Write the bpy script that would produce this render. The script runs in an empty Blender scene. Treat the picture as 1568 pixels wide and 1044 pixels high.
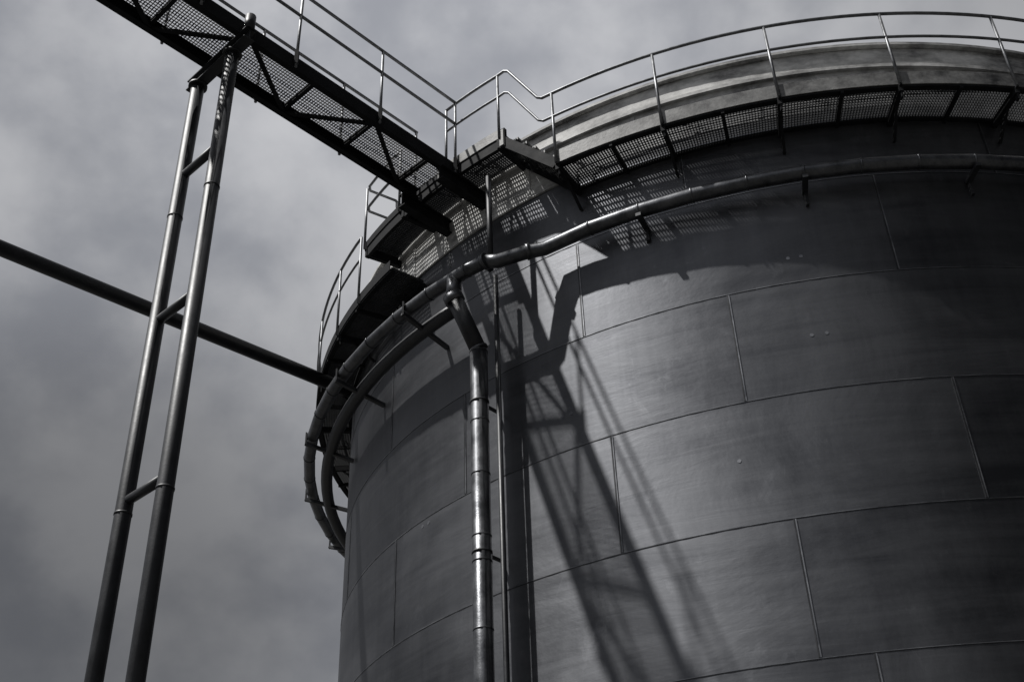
import bpy, math, random, bmesh
from mathutils import Vector, Matrix
random.seed(4)
CXT,CYT=4.43,16.57
RW=7.03
SEAMS=[-0.61,0.71,2.03,3.35,4.67,5.98,7.30,8.62]
ZTOP=10.62; ZG=-1.6
scn=bpy.context.scene
def P(th,R,z):
    t=math.radians(th); return Vector((CXT+R*math.sin(t),CYT-R*math.cos(t),z))
# ---------------------------------------------------------------- mesh builder
class MB:
    def __init__(s): s.v=[];s.f=[];s.sm=[];s.tone=[]
    def face(s,idx,sm=False,t=.5): s.f.append(idx);s.sm.append(sm);s.tone.append(t)
    def quad(s,a,b,c,d,sm=False,t=.5):
        n=len(s.v);s.v+=[a,b,c,d];s.face((n,n+1,n+2,n+3),sm,t)
    def hexa(s,c):
        n=len(s.v);s.v+=c
        for q in ((0,3,2,1),(4,5,6,7),(0,1,5,4),(1,2,6,5),(2,3,7,6),(3,0,4,7)): s.face(tuple(n+i for i in q))
    def beam(s,a,b,w,h,up=Vector((0,0,1))):
        a=Vector(a);b=Vector(b);d=(b-a).normalized()
        x=d.cross(up)
        if x.length<1e-4: x=d.cross(Vector((1,0,0)))
        x.normalize();y=x.cross(d).normalized();x=x*w/2;y=y*h/2
        s.hexa([a-x-y,a+x-y,a+x+y,a-x+y,b-x-y,b+x-y,b+x+y,b-x+y])
    def angle(s,a,b,w,h,t,side=1):
        a=Vector(a);b=Vector(b);d=(b-a).normalized();x=d.cross(Vector((0,0,1))).normalized()*side
        s.beam(a,b,t,h)
        for k in (1,-1):
            o=x*(w/2+t/2+.0005)+Vector((0,0,k*(h/2-t/2)))
            s.beam(a+o,b+o,w,t)
    def tube(s,pts,r,n=12,caps=True):
        pts=[Vector(p) for p in pts];m=len(pts)
        rs=r if isinstance(r,(list,tuple)) else [r]*m
        d0=(pts[1]-pts[0]).normalized();x=d0.cross(Vector((0,0,1)))
        if x.length<1e-3: x=d0.cross(Vector((1,0,0)))
        x.normalize();base=len(s.v)
        for i,p in enumerate(pts):
            if i==0:d=d0
            elif i==m-1:d=(pts[i]-pts[i-1]).normalized()
            else:d=((pts[i]-pts[i-1]).normalized()+(pts[i+1]-pts[i]).normalized()).normalized()
            x=(x-d*x.dot(d)).normalized();y=d.cross(x)
            for k in range(n):
                a=2*math.pi*k/n;s.v.append(p+(x*math.cos(a)+y*math.sin(a))*rs[i])
        for i in range(m-1):
            for k in range(n):
                a=base+i*n+k;b=base+i*n+(k+1)%n;s.face((a,b,b+n,a+n),True)
        if caps:
            s.face(tuple(base+k for k in reversed(range(n))));s.face(tuple(base+(m-1)*n+k for k in range(n)))
    def collar(s,p,d,r,l,n=16):
        d=Vector(d).normalized();p=Vector(p);s.tube([p-d*l/2,p+d*l/2],r,n)
    def arcbox(s,t0,t1,R0,R1,z0,z1,step=2.0):
        n=max(1,int(abs(t1-t0)/step));b=len(s.v)
        for i in range(n+1):
            t=t0+(t1-t0)*i/n;s.v+=[P(t,R0,z0),P(t,R1,z0),P(t,R1,z1),P(t,R0,z1)]
        for i in range(n):
            a=b+4*i
            for k in range(4):
                s.face((a+k,a+(k+1)%4,a+4+(k+1)%4,a+4+k),False)
        s.face((b,b+3,b+2,b+1));e=b+4*n;s.face((e,e+1,e+2,e+3))
    def build(s,name,mat,parent=None,attr=False):
        me=bpy.data.meshes.new(name);me.from_pydata([tuple(v) for v in s.v],[],s.f);me.update()
        me.polygons.foreach_set('use_smooth',s.sm)
        if attr:
            at=me.attributes.new('tone','FLOAT','FACE');at.data.foreach_set('value',s.tone)
        me.materials.append(mat)
        o=bpy.data.objects.new(name,me);bpy.context.collection.objects.link(o)
        if parent:o.parent=parent
        return o
def empty(name):
    o=bpy.data.objects.new(name,None);bpy.context.collection.objects.link(o);return o
def arc(t0,t1,R,z,step=1.5):
    n=max(1,int(abs(t1-t0)/step));return [P(t0+(t1-t0)*i/n,R,z) for i in range(n+1)]
# ---------------------------------------------------------------- materials
def mth(nt,op,a,b=None,c=None):
    n=nt.nodes.new('ShaderNodeMath');n.operation=op
    for i,x in enumerate((a,b,c)):
        if x is None: continue
        if isinstance(x,(int,float)): n.inputs[i].default_value=x
        else: nt.links.new(x,n.inputs[i])
    return n.outputs[0]
def noise(nt,vec,scale,sc=(1,1,1),detail=4,rough=.6,dist=0):
    mp=nt.nodes.new('ShaderNodeMapping');mp.inputs['Scale'].default_value=sc;nt.links.new(vec,mp.inputs['Vector'])
    n=nt.nodes.new('ShaderNodeTexNoise');n.inputs['Scale'].default_value=scale;n.inputs['Detail'].default_value=detail
    n.inputs['Roughness'].default_value=rough;n.inputs['Distortion'].default_value=dist
    nt.links.new(mp.outputs[0],n.inputs['Vector']);return n.outputs[0]
def mixc(nt,f,a,b):
    m=nt.nodes.new('ShaderNodeMix');m.data_type='RGBA'
    if isinstance(f,(int,float)): m.inputs[0].default_value=f
    else: nt.links.new(f,m.inputs[0])
    for i,x in ((6,a),(7,b)):
        if isinstance(x,tuple): m.inputs[i].default_value=(*x,1) if len(x)==3 else x
        else: nt.links.new(x,m.inputs[i])
    return m.outputs[2]
def steel(name,dark,light,metal,rough,scale=6,bump=.1,vert=1.0,contrast=2.4,spec=.5):
    m=bpy.data.materials.new(name);m.use_nodes=True;nt=m.node_tree;b=nt.nodes['Principled BSDF']
    tc=nt.nodes.new('ShaderNodeTexCoord').outputs['Object']
    n1=noise(nt,tc,scale,(1,1,vert),6,.65);n2=noise(nt,tc,scale*9,(1,1,1),3)
    f=mth(nt,'ADD',mth(nt,'MULTIPLY',mth(nt,'SUBTRACT',n1,.5-.5/contrast),contrast),mth(nt,'MULTIPLY',mth(nt,'SUBTRACT',n2,.5),.6))
    f=mth(nt,'MINIMUM',mth(nt,'MAXIMUM',f,0),1)
    nt.links.new(mixc(nt,f,dark,light),b.inputs['Base Color'])
    b.inputs['Metallic'].default_value=metal
    b.inputs['Specular IOR Level'].default_value=spec
    nt.links.new(mth(nt,'ADD',mth(nt,'MULTIPLY',n1,.3),rough-.15),b.inputs['Roughness'])
    bp=nt.nodes.new('ShaderNodeBump');bp.inputs['Strength'].default_value=bump;bp.inputs['Distance'].default_value=.01
    nt.links.new(n2,bp.inputs['Height']);nt.links.new(bp.outputs[0],b.inputs['Normal'])
    return m
M_dark=steel('weathered_dark_steel',(.006,.0064,.0075),(.019,.020,.022),.0,.75,6,.1,1,2.4,.15)
M_grate=steel('galvanised_grating',(.022,.023,.025),(.055,.057,.061),.4,.55)
M_rail=steel('galvanised_rail',(.08,.084,.091),(.24,.245,.255),.6,.45,10)
M_pipe=steel('clad_pipe_metal',(.045,.047,.052),(.14,.144,.152),.8,.38,5,.15)
M_leg=steel('painted_tower_steel',(.010,.011,.013),(.031,.033,.038),.12,.5,5)
M_toe=steel('worn_toe_plate',(.035,.035,.036),(.25,.25,.245),.1,.55,3,.2,1.0,3.0)
M_rim=steel('weathered_rim_paint',(.12,.12,.12),(.66,.66,.645),.0,.65,1.5,.25,2.6,3.2)
M_seam=steel('weld_bead',(.012,.013,.015),(.05,.052,.057),.4,.5,3)
M_lap=steel('weld_edge',(.06,.063,.07),(.27,.275,.29),.85,.42,2)
# tank wall
m=bpy.data.materials.new('tank_plate_metal');m.use_nodes=True;nt=m.node_tree;b=nt.nodes['Principled BSDF'];M_wall=m
tc=nt.nodes.new('ShaderNodeTexCoord').outputs['Object']
at=nt.nodes.new('ShaderNodeAttribute');at.attribute_name='tone'
hs=noise(nt,tc,1.0,(.5,.5,5),6,.66,.6)      # horizontal rolling streaks
vs=noise(nt,tc,1.0,(4,4,.4),6,.66,.3)       # vertical run-off
bl=noise(nt,tc,.55,(1,1,1.3),6,.6,.6)       # broad stains
sp=noise(nt,tc,2.6,(1,1,.7),7,.7,.4)        # worn patches
fn=noise(nt,tc,40,(1,1,1),3,.6)
f=mth(nt,'ADD',mth(nt,'MULTIPLY',mth(nt,'SUBTRACT',hs,.5),.95),mth(nt,'MULTIPLY',mth(nt,'SUBTRACT',vs,.5),.6))
f=mth(nt,'ADD',f,mth(nt,'MULTIPLY',mth(nt,'SUBTRACT',bl,.5),1.6))
f=mth(nt,'ADD',f,mth(nt,'MULTIPLY',mth(nt,'MAXIMUM',mth(nt,'SUBTRACT',sp,.6),0),3.))
f=mth(nt,'ADD',f,mth(nt,'MULTIPLY',mth(nt,'SUBTRACT',fn,.5),.2))
f=mth(nt,'ADD',f,mth(nt,'MULTIPLY',mth(nt,'SUBTRACT',at.outputs['Fac'],.5),.42))
f=mth(nt,'MINIMUM',mth(nt,'MAXIMUM',mth(nt,'ADD',f,.5),0),1)
nt.links.new(mixc(nt,f,(.050,.052,.058),(.150,.154,.165)),b.inputs['Base Color'])
b.inputs['Metallic'].default_value=.97
nt.links.new(mth(nt,'ADD',mth(nt,'MULTIPLY',mth(nt,'ADD',hs,bl),.26),.27),b.inputs['Roughness'])
b.inputs['Anisotropic'].default_value=.55
b.inputs['Anisotropic Rotation'].default_value=.25
tg=nt.nodes.new('ShaderNodeTangent');tg.direction_type='RADIAL';tg.axis='Z';nt.links.new(tg.outputs[0],b.inputs['Tangent'])
bp=nt.nodes.new('ShaderNodeBump');bp.inputs['Strength'].default_value=.35;bp.inputs['Distance'].default_value=.02
nt.links.new(mth(nt,'ADD',mth(nt,'MULTIPLY',hs,.4),mth(nt,'MULTIPLY',bl,1.6)),bp.inputs['Height']);nt.links.new(bp.outputs[0],b.inputs['Normal'])
# ground
m=bpy.data.materials.new('gravel_yard');m.use_nodes=True;nt=m.node_tree;b=nt.nodes['Principled BSDF'];M_ground=m
tc=nt.nodes.new('ShaderNodeTexCoord').outputs['Object']
nt.links.new(mixc(nt,noise(nt,tc,.8,(1,1,1),8,.7),(.025,.025,.024),(.07,.068,.064)),b.inputs['Base Color']);b.inputs['Roughness'].default_value=.95
# ---------------------------------------------------------------- ground
g=MB();g.quad(Vector((-600,-600,ZG)),Vector((600,-600,ZG)),Vector((600,600,ZG)),Vector((-600,600,ZG)));g.build('ground',M_ground)
# ---------------------------------------------------------------- tank
tank=empty('storage_tank')
levels=[ZG]+SEAMS+[ZTOP]
offs=[-8.0,-22,-3,-12.0,-15.7,-1.7,-17.8,-3.5,-20]
wall=MB();seam=MB();lap=MB()
PA=360/13.
for c in range(len(levels)-1):
    z0,z1=levels[c],levels[c+1]
    for k in range(13):
        t0=offs[c]+k*PA;tone=random.random();n=16
        for i in range(n):
            ta=t0+PA*i/n;tb=t0+PA*(i+1)/n
            wall.quad(P(ta,RW,z0),P(tb,RW,z0),P(tb,RW,z1),P(ta,RW,z1),True,tone)
        up=P(t0,1,0)-P(t0,0,0)
        seam.beam(P(t0,RW+.002,z0+.01),P(t0,RW+.002,z1-.01),.012,.012,up=up)
        lap.beam(P(t0+.13,RW+.002,z0+.01),P(t0+.13,RW+.002,z1-.01),.012,.010,up=up)
    if c>0:
        seam.arcbox(0,360,RW-.01,RW+.003,z0-.007,z0-.001,2)
        lap.arcbox(0,360,RW-.01,RW+.005,z0,z0+.006,2)
wo=wall.build('shell',M_wall,tank,True)
bm=bmesh.new();bm.from_mesh(wo.data);bmesh.ops.remove_doubles(bm,verts=bm.verts,dist=.0008);bm.to_mesh(wo.data);bm.free()
seam.build('seams',M_seam,tank);lap.build('seam_edges',M_lap,tank)
rim=MB()
rim.arcbox(0,360,RW+.004,RW+.03,9.62,10.57,2)
rim.arcbox(0,360,RW-.2,RW+.09,10.58,10.62,2)
rim.arcbox(0,360,RW+.031,RW+.08,10.22,10.27,2)
for k in range(60):
    rim.beam(P(6*k,RW+.035,9.64),P(6*k,RW+.035,10.2),.05,.008,up=P(6*k,1,0)-P(6*k,0,0))
rim.build('rim_band',M_rim,tank)
rf=MB();n=120
for i in range(n):
    a=360*i/n;c=360*(i+1)/n
    rf.quad(P(a,RW-.15,10.6),P(c,RW-.15,10.6),P(c,.05,11.4),P(a,.05,11.4),True)
rf.build('roof',M_rim,tank)
st=MB()
for th,z in ((-11.6,6.62),(-10.4,6.62),(-12.2,7.62),(-11.1,7.62),(-33.9,6.4),(-33.0,6.4),(-52,5.9),(-51,5.9),(-19,5.35)):
    st.tube([P(th,RW-.01,z),P(th,RW+.003,z)],.02,12)
st.build('weld_studs',M_lap,tank)
# ---------------------------------------------------------------- circular walkway
wk=empty('circular_walkway')
RO=7.58;RI=7.05;ZW=9.44;ZP=10.30
SP=9.87
gr=MB();toe=MB();fr=MB();rl=MB()
def grating(t0,t1,z):
    n=int((t1-t0)/.26)
    for i in range(n+1):
        t=t0+(t1-t0)*i/n
        gr.beam(P(t,RI+.02,z),P(t,RO-.01,z),.0085,.036)
    for R in [RI+.045+.038*k for k in range(13)]:
        gr.arcbox(t0,t1,R-.0035,R+.0035,z-.004,z+.016,1.5)
def deck(t0,t1,z,th=.16,tm=None):
    grating(t0,t1,z)
    (tm or toe).arcbox(t0,t1,RO,RO+.012,z-.03,z+th,1.5)
    fr.arcbox(t0,t1,RO-.07,RO-.001,z-.055,z-.022,1.5)
    fr.arcbox(t0,t1,RI-.015,RI+.035,z-.055,z-.02,1.5)
deck(-30.3,250,ZW)
deck(250.1,308,ZW,.12,fr)
deck(-57.6,-44.5,ZP,.08,fr)
deck(-44.4,-36.2,ZP,.12)
t=-30.3
while t<305:
    fr.beam(P(t,RW+.01,ZW-.08),P(t,RO+.01,ZW-.08),.05,.09)
    fr.beam(P(t,RO-.03,ZW-.2),P(t,RO-.03,ZW-.06),.06,.02)
    fr.beam(P(t+SP*.52,RW+.01,ZW-.055),P(t+SP*.52,RO-.002,ZW-.055),.035,.06)
    fr.beam(P(t,RW+.01,ZW-.36),P(t,RW+.32,ZW-.12),.03,.03)
    t+=SP
for t in (-36.4,-43,-50,-57.4):
    fr.beam(P(t,RW+.01,ZP-.11),P(t,RO+.01,ZP-.11),.06,.14)
fr.arcbox(-57.6,-36.3,RO-.05,RO+.0,ZP-.19,ZP-.06,1.5)
# rails
RR=RO+.03
r1,r2=.02,.017
def posts(ts,z0,zt):
    for t in ts:
        rl.tube([P(t,RR,z0),P(t,RR,zt)],.018,8)
        fr.beam(P(t,RR-.02,z0-.02),P(t,RR-.02,z0+.1),.06,.03)
ZT=ZW+1.10;ZM=ZW+.71
main=[-30.3+SP*i for i in range(34) if -30.3+SP*i<300]
posts(main,ZW-.04,ZT)
posts([301.6],ZW-.04,ZT)
PT=ZP+1.05;PM=ZP+.66
posts([-36.2,-43.0,-57.5,-50.4],ZP-.05,PT)
def hr(dz):
    a=arc(-43.0,-36.2,RR,PT-dz);b=[P(-35.4,RR,PT+.015-dz),P(-34.9,RR,PT-.03-dz),P(-31.8,RR,ZT+.05-dz),P(-31.3,RR,ZT-dz)]
    return a+b+arc(-30.6,301.6,RR,ZT-dz)
rl.tube(hr(0),r1,10);rl.tube(hr(.39),r2,8)
for dz in (0,.39):
    rl.tube(arc(-50.4,-57.0,RR,PT-dz)+[P(-57.6,RR-.05,PT-dz),P(-57.7,RW+.12,PT-dz),P(-57.7,RW+.06,PT-dz-.06)],r1,10)
rl.tube([P(-57.7,RW+.1,ZP-.03),P(-57.7,RW+.1,PT-.02)],.018,8)
fr.beam(P(-57.65,RI+.02,ZP+.04),P(-57.65,RO,ZP+.04),.01,.12)
# stair from platform down to ring level
def stair(ta,tb):
    for R in (RI+.03,RO-.005):
        fr.beam(P(ta,R,ZP-.1),P(tb,R,ZW-.03),.03,.13)
    fr.beam(P(ta-.25,RO-.005,ZP-.06),P(ta+.35,RO-.005,ZP-.06),.05,.30)
    toe.beam(P(ta-.2,RO+.026,ZP-.06),P(ta+.25,RO+.026,ZP-.06),.006,.26)
    for i in range(1,6):
        f=i/6.;t=ta+(tb-ta)*f;z=ZP+(ZW-ZP)*f
        d=(tb-ta)*.10
        for q in range(7):
            tt=t-d+2*d*q/6.
            gr.beam(P(tt,RI+.05,z),P(tt,RO-.03,z),.009,.03)
        for R in (RI+.12,RI+.24,RI+.36):
            gr.beam(P(t-d,R,z),P(t+d,R,z),.007,.02)
        toe.beam(P(t+d*1.12,RI+.05,z-.005),P(t+d*1.12,RO-.03,z-.005),.012,.04)
        fr.beam(P(t-d*1.1,RI+.05,z+.07),P(t-d*1.1,RO-.03,z+.07),.006,.12)
stair(-36.0,-30.4)
gr.build('floor_grating',M_grate,wk);toe.build('toe_plates',M_toe,wk);fr.build('frame',M_dark,wk);rl.build('handrails',M_rail,wk)
# ---------------------------------------------------------------- gangway
gw=empty('access_gangway')
G=Vector((-.677,-.736,0)).normalized();N=Vector((-.736,.677,0)).normalized()
R0=Vector((-.70,10.93,0))-N*.06;W=.70
def Gp(s,w,z): return R0+G*s+N*w+Vector((0,0,z))
S1=13.5
ch=MB();gg=MB();gl=MB()
sg=1 if G.cross(Vector((0,0,1))).dot(N)>0 else -1
ch.angle(Gp(0,0,ZP-.11),Gp(S1,0,ZP-.11),.06,.2,.012,side=sg)
ch.angle(Gp(0,W,ZP-.12),Gp(S1,W,ZP-.12),.06,.17,.012,side=-sg)
nodes=[.35+.9*i for i in range(15)]
for i,s in enumerate(nodes):
    ch.beam(Gp(s,.02,ZP-.10),Gp(s,W-.02,ZP-.10),.05,.06)
    if i%2==0:
        for q in (-1,1):
            s2=s+.9*q
            if 0<=s2<S1: ch.beam(Gp(s,W-.04,ZP-.175),Gp(s2,.04,ZP-.175),.05,.03)
n=int(S1/.036)
for i in range(n):
    s=.02+i*.036;gg.beam(Gp(s,.012,ZP-.02),Gp(s,W-.012,ZP-.02),.008,.024)
for k in range(17):
    gg.beam(Gp(0,.04+k*.0385,ZP-.03),Gp(S1,.04+k*.0385,ZP-.03),.0045,.012)
s=0.0
while s<S1:
    for w in (-.03,W+.03):
        gl.tube([Gp(s,w,ZP-.2),Gp(s,w,PT)],.018,8)
        ch.beam(Gp(s,w,ZP-.16),Gp(s,w,ZP+.05),.05,.045)
    s+=1.25
for w in (-.03,W+.03):
    for z in (PT,PM): gl.tube([Gp(-.02,w,z),Gp(S1,w,z)],.02,10)
for w in (.0,W):
    a=Gp(.25,w,ZP-.33)
    L=0
    while ((a-G*L).xy-Vector((CXT,CYT))).length>RW+.02 and L<3: L+=.02
    b=a-G*L
    ch.beam(a,b,.012,.2);ch.beam(a+Vector((0,0,.1)),b+Vector((0,0,.1)),.12,.014);ch.beam(a-Vector((0,0,.1)),b-Vector((0,0,.1)),.12,.014)
ch.build('truss_frame',M_dark,gw);gg.build('floor_grating',M_grate,gw);gl.build('handrails',M_rail,gw)
# ---------------------------------------------------------------- support towers
def tower(sp):
    tw=empty('support_tower');t=MB()
    legs=[Gp(sp,.192,0),Gp(sp,.192+.66,0)]
    r=.075
    top=ZP-.36
    for L in legs:
        t.tube([Vector((L.x,L.y,ZG)),Vector((L.x,L.y,top))],r,24)
        for z in (8.0,4.62,1.3):
            t.collar((L.x,L.y,z),(0,0,1),r+.005,.02,24)
        t.collar((L.x,L.y,top),(0,0,1),r+.03,.03,24)
        t.beam((L.x,L.y,ZG+.012),(L.x+.001,L.y,ZG+.03),.3,.3)
    for z in (8.57,6.68,4.74,2.8,.9):
        t.tube([Vector((legs[0].x,legs[0].y,z)),Vector((legs[1].x,legs[1].y,z))],.045,14)
    a=Gp(sp,-.12,ZP-.28);b=Gp(sp,W+.3,ZP-.28)
    t.beam(a,b,.014,.13);t.beam(a+Vector((0,0,.068)),b+Vector((0,0,.068)),.13,.014);t.beam(a-Vector((0,0,.068)),b-Vector((0,0,.068)),.13,.014)
    t.tube([Gp(sp,-.09,ZP-.2),Gp(sp,-.09,ZP+.02)],.06,14)
    t.build('frame',M_leg,tw);return tw
tower(3.18);tower(11.6)
# ---------------------------------------------------------------- ring pipe
rp=empty('ring_pipe');q=MB();br=MB()
RP=7.63;r=.083;RPR=7.25
ZL,ZR=8.44,8.57
step=4.8
left=[P(-40.2-step*i,RP,ZL) for i in range(0,44)]
q.tube([P(-38.2,RP-.02,ZL)]+left,r,16)
right=[P(-33.6+step*i,RPR,ZR) for i in range(0,24)]
q.tube([P(-38.2,RP-.02,ZL),P(-37.2,7.55,ZL-.03),P(-35.2,7.36,ZR-.05),P(-33.6,RPR,ZR-.02)]+right[1:],r,16)
def tang(t): return P(t+.1,RP,0)-P(t-.1,RP,0)
for i in range(44):
    t=-40.2-step*i;q.collar(P(t,RP,ZL),tang(t),r+.006,.022)
for i in range(1,24):
    t=-33.6+step*i;q.collar(P(t,RPR,ZR),tang(t),r+.006,.022)
q.collar(P(-38.2,RP-.02,ZL),tang(-38.2),r+.016,.05);q.collar(P(-34.9,7.345,ZR-.045),P(-33.6,RPR,ZR-.02)-P(-35.2,7.36,ZR-.05),r+.016,.05)
br.tube(arc(-43,-250,7.36,8.26,2.4),.085,14)
br.tube([P(-38.6,7.45,8.44),P(-38.6,7.45,9.9)],.035,12)
br.tube([P(-38.6,7.45,8.44),P(-38.6,7.63,8.44)],.035,12)
t=-48.
while t>-240:
    br.beam(P(t,RW,8.12),P(t,RP+.1,8.33),.05,.05);br.beam(P(t,RP+.09,8.3),P(t,RP+.09,8.5),.05,.02);t-=13
t=-24
while t<80:
    br.beam(P(t,RW,ZR-.11),P(t,RPR+.08,ZR-.11),.06,.04);br.beam(P(t,RW+.02,ZR-.3),P(t,RW+.02,ZR-.1),.06,.03);t+=14.4
q.build('pipe',M_pipe,rp);br.build('brackets',M_leg,rp)
# ---------------------------------------------------------------- downpipe
dp=empty('downpipe');d=MB();db=MB()
TD,RD=-41.0,7.34
rr=.102
x0=P(TD,RD,0)
d.tube([Vector((x0.x,x0.y,ZG+.05)),Vector((x0.x,x0.y,7.50))],rr,24)
db.tube([Vector((x0.x,x0.y,7.50)),P(-41.9,7.62,8.17)],rr-.004,24)
d.tube([P(-41.9,7.62,8.13),P(-41.8,7.63,8.42)],rr*.9,24)
for z in (7.47,6.55,5.9,5.18,4.9,4.18,3.5,2.8,2.1,1.4,.7,0,-.7): d.collar((x0.x,x0.y,z),(0,0,1),rr+.004,.016,24)
v=P(-41.9,7.62,8.17)-Vector((x0.x,x0.y,7.5))
d.collar(P(-41.9,7.62,8.15),v,rr+.018,.1,24);d.collar(Vector((x0.x,x0.y,7.52)),v,rr+.008,.03,24)
xs=P(TD+1.7,RD-.08,0)
db.tube([Vector((xs.x,xs.y,ZG+.05)),Vector((xs.x,xs.y,8.5))],.03,12)
for z in (6.8,5.0,3.2,1.4,-.4):
    db.beam(P(TD,RW,z),P(TD,RD,z),.03,.03);db.collar((x0.x,x0.y,z),(0,0,1),rr+.007,.025,24)
d.build('pipe',M_pipe,dp);db.build('clamps',M_leg,dp)
# ---------------------------------------------------------------- overhead pipe
op=empty('overhead_pipe');o=MB()
A=Vector((-6.27,11.04,9.30));D=Vector((.729,.684,0)).normalized()
a=A-D*14
L=0
while ((A+D*L).xy-Vector((CXT,CYT))).length>RW+.0 and L<9: L+=.02
b=A+D*(L+.05)
o.tube([a,b],.1,24)
for s in (-10,-6,-2,2.6): o.collar(A+D*s,D,.105,.02,24)
pz=A-D*9
for k in (-.35,.35):
    o.tube([Vector((pz.x+k*D.y,pz.y-k*D.x,ZG)),Vector((pz.x+k*D.y,pz.y-k*D.x,9.2))],.07,16)
o.beam((pz.x-.5*D.y,pz.y+.5*D.x,9.14),(pz.x+.5*D.y,pz.y-.5*D.x,9.14),.12,.1)
o.build('pipe',M_leg,op)
# ---------------------------------------------------------------- light
DL=Vector((.555,.165,-1)).normalized()
sl=bpy.data.lights.new('sun','SUN');sl.energy=5;sl.angle=math.radians(.8);sl.color=(1,.98,.95)
so=bpy.data.objects.new('sun',sl);bpy.context.collection.objects.link(so);so.rotation_euler=DL.to_track_quat('-Z','Y').to_euler();so.location=(-8,0,20)
w=bpy.data.worlds.new('World');scn.world=w;w.use_nodes=True;nt=w.node_tree;bg=nt.nodes['Background']
sky=nt.nodes.new('ShaderNodeTexSky');sky.sky_type='NISHITA';sky.sun_disc=False;sky.sun_elevation=math.asin(-DL.z);sky.sun_rotation=math.atan2(-DL.x,-DL.y)
hsv=nt.nodes.new('ShaderNodeHueSaturation');hsv.inputs['Saturation'].default_value=.3;hsv.inputs['Value'].default_value=.45;nt.links.new(sky.outputs[0],hsv.inputs['Color'])
tc=nt.nodes.new('ShaderNodeTexCoord').outputs['Generated']
def mr(x,a,b_,c,d_,smooth=True):
    n=nt.nodes.new('ShaderNodeMapRange');n.inputs[1].default_value=a;n.inputs[2].default_value=b_;n.inputs[3].default_value=c;n.inputs[4].default_value=d_
    if smooth:n.interpolation_type='SMOOTHSTEP'
    nt.links.new(x,n.inputs[0]);return n.outputs[0]
def dot(v):
    n=nt.nodes.new('ShaderNodeVectorMath');n.operation='DOT_PRODUCT';nt.links.new(tc,n.inputs[0]);n.inputs[1].default_value=Vector(v).normalized();return n.outputs['Value']
c1=noise(nt,tc,4.2,(1,1,1.2),7,.5,.1);c2=noise(nt,tc,11,(1,1,1.2),5,.5,.1)
cc=mth(nt,'ADD',mth(nt,'MULTIPLY',c1,.64),mth(nt,'MULTIPLY',c2,.36))
cl=mixc(nt,mr(cc,.37,.63,0,1),(2.7,2.8,3.1),(4.75,4.8,5.0))
sx=nt.nodes.new('ShaderNodeSeparateXYZ');nt.links.new(tc,sx.inputs[0])
gain=mr(sx.outputs[2],.3,.82,.66,1.15)
gain=mth(nt,'MULTIPLY',gain,mr(dot((-.36,.85,.37)),.965,1.0,1.0,.55))    # dark cloud low on the left
gain=mth(nt,'MULTIPLY',gain,mr(dot((.45,.40,.80)),.95,1.0,1.0,.72))
gain=mth(nt,'MULTIPLY',gain,mr(dot((-.05,.654,.756)),.95,1.0,1.0,1.15))
gain=mth(nt,'MULTIPLY',gain,mr(dot((.45,-.9,.1)),-.5,.5,1.0,.12))      # unseen sky behind the viewer, darkened to cut fill on the tank
gain=mth(nt,'ADD',gain,mr(dot((-.42,-.72,.60)),.8,1.0,0,1.7))            # bright lobe added out of view to put sheen on the tank
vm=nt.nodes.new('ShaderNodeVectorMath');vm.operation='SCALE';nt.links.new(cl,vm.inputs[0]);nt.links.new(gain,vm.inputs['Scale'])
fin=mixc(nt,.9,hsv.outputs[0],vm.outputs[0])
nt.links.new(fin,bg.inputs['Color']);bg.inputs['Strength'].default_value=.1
# ---------------------------------------------------------------- camera
f=1785.;u=Vector((-96.4,2584.5,f)).normalized();z=Vector((0,0,1));F=(z-u*z.dot(u)).normalized();r_=Vector((u.y,-u.x,0)).normalized()
X=Vector((r_.x,F.x,u.x));Y=Vector((r_.y,F.y,u.y));Z=-Vector((r_.z,F.z,u.z))
cd=bpy.data.cameras.new('camera');cd.sensor_width=36;cd.lens=f/1568*36;cd.clip_end=3000;cd.clip_start=.05
co=bpy.data.objects.new('camera',cd);bpy.context.collection.objects.link(co)
co.matrix_world=Matrix(((X.x,Y.x,Z.x,0),(X.y,Y.y,Z.y,0),(X.z,Y.z,Z.z,0),(0,0,0,1)))
scn.camera=co
scn.view_settings.view_transform='Standard'
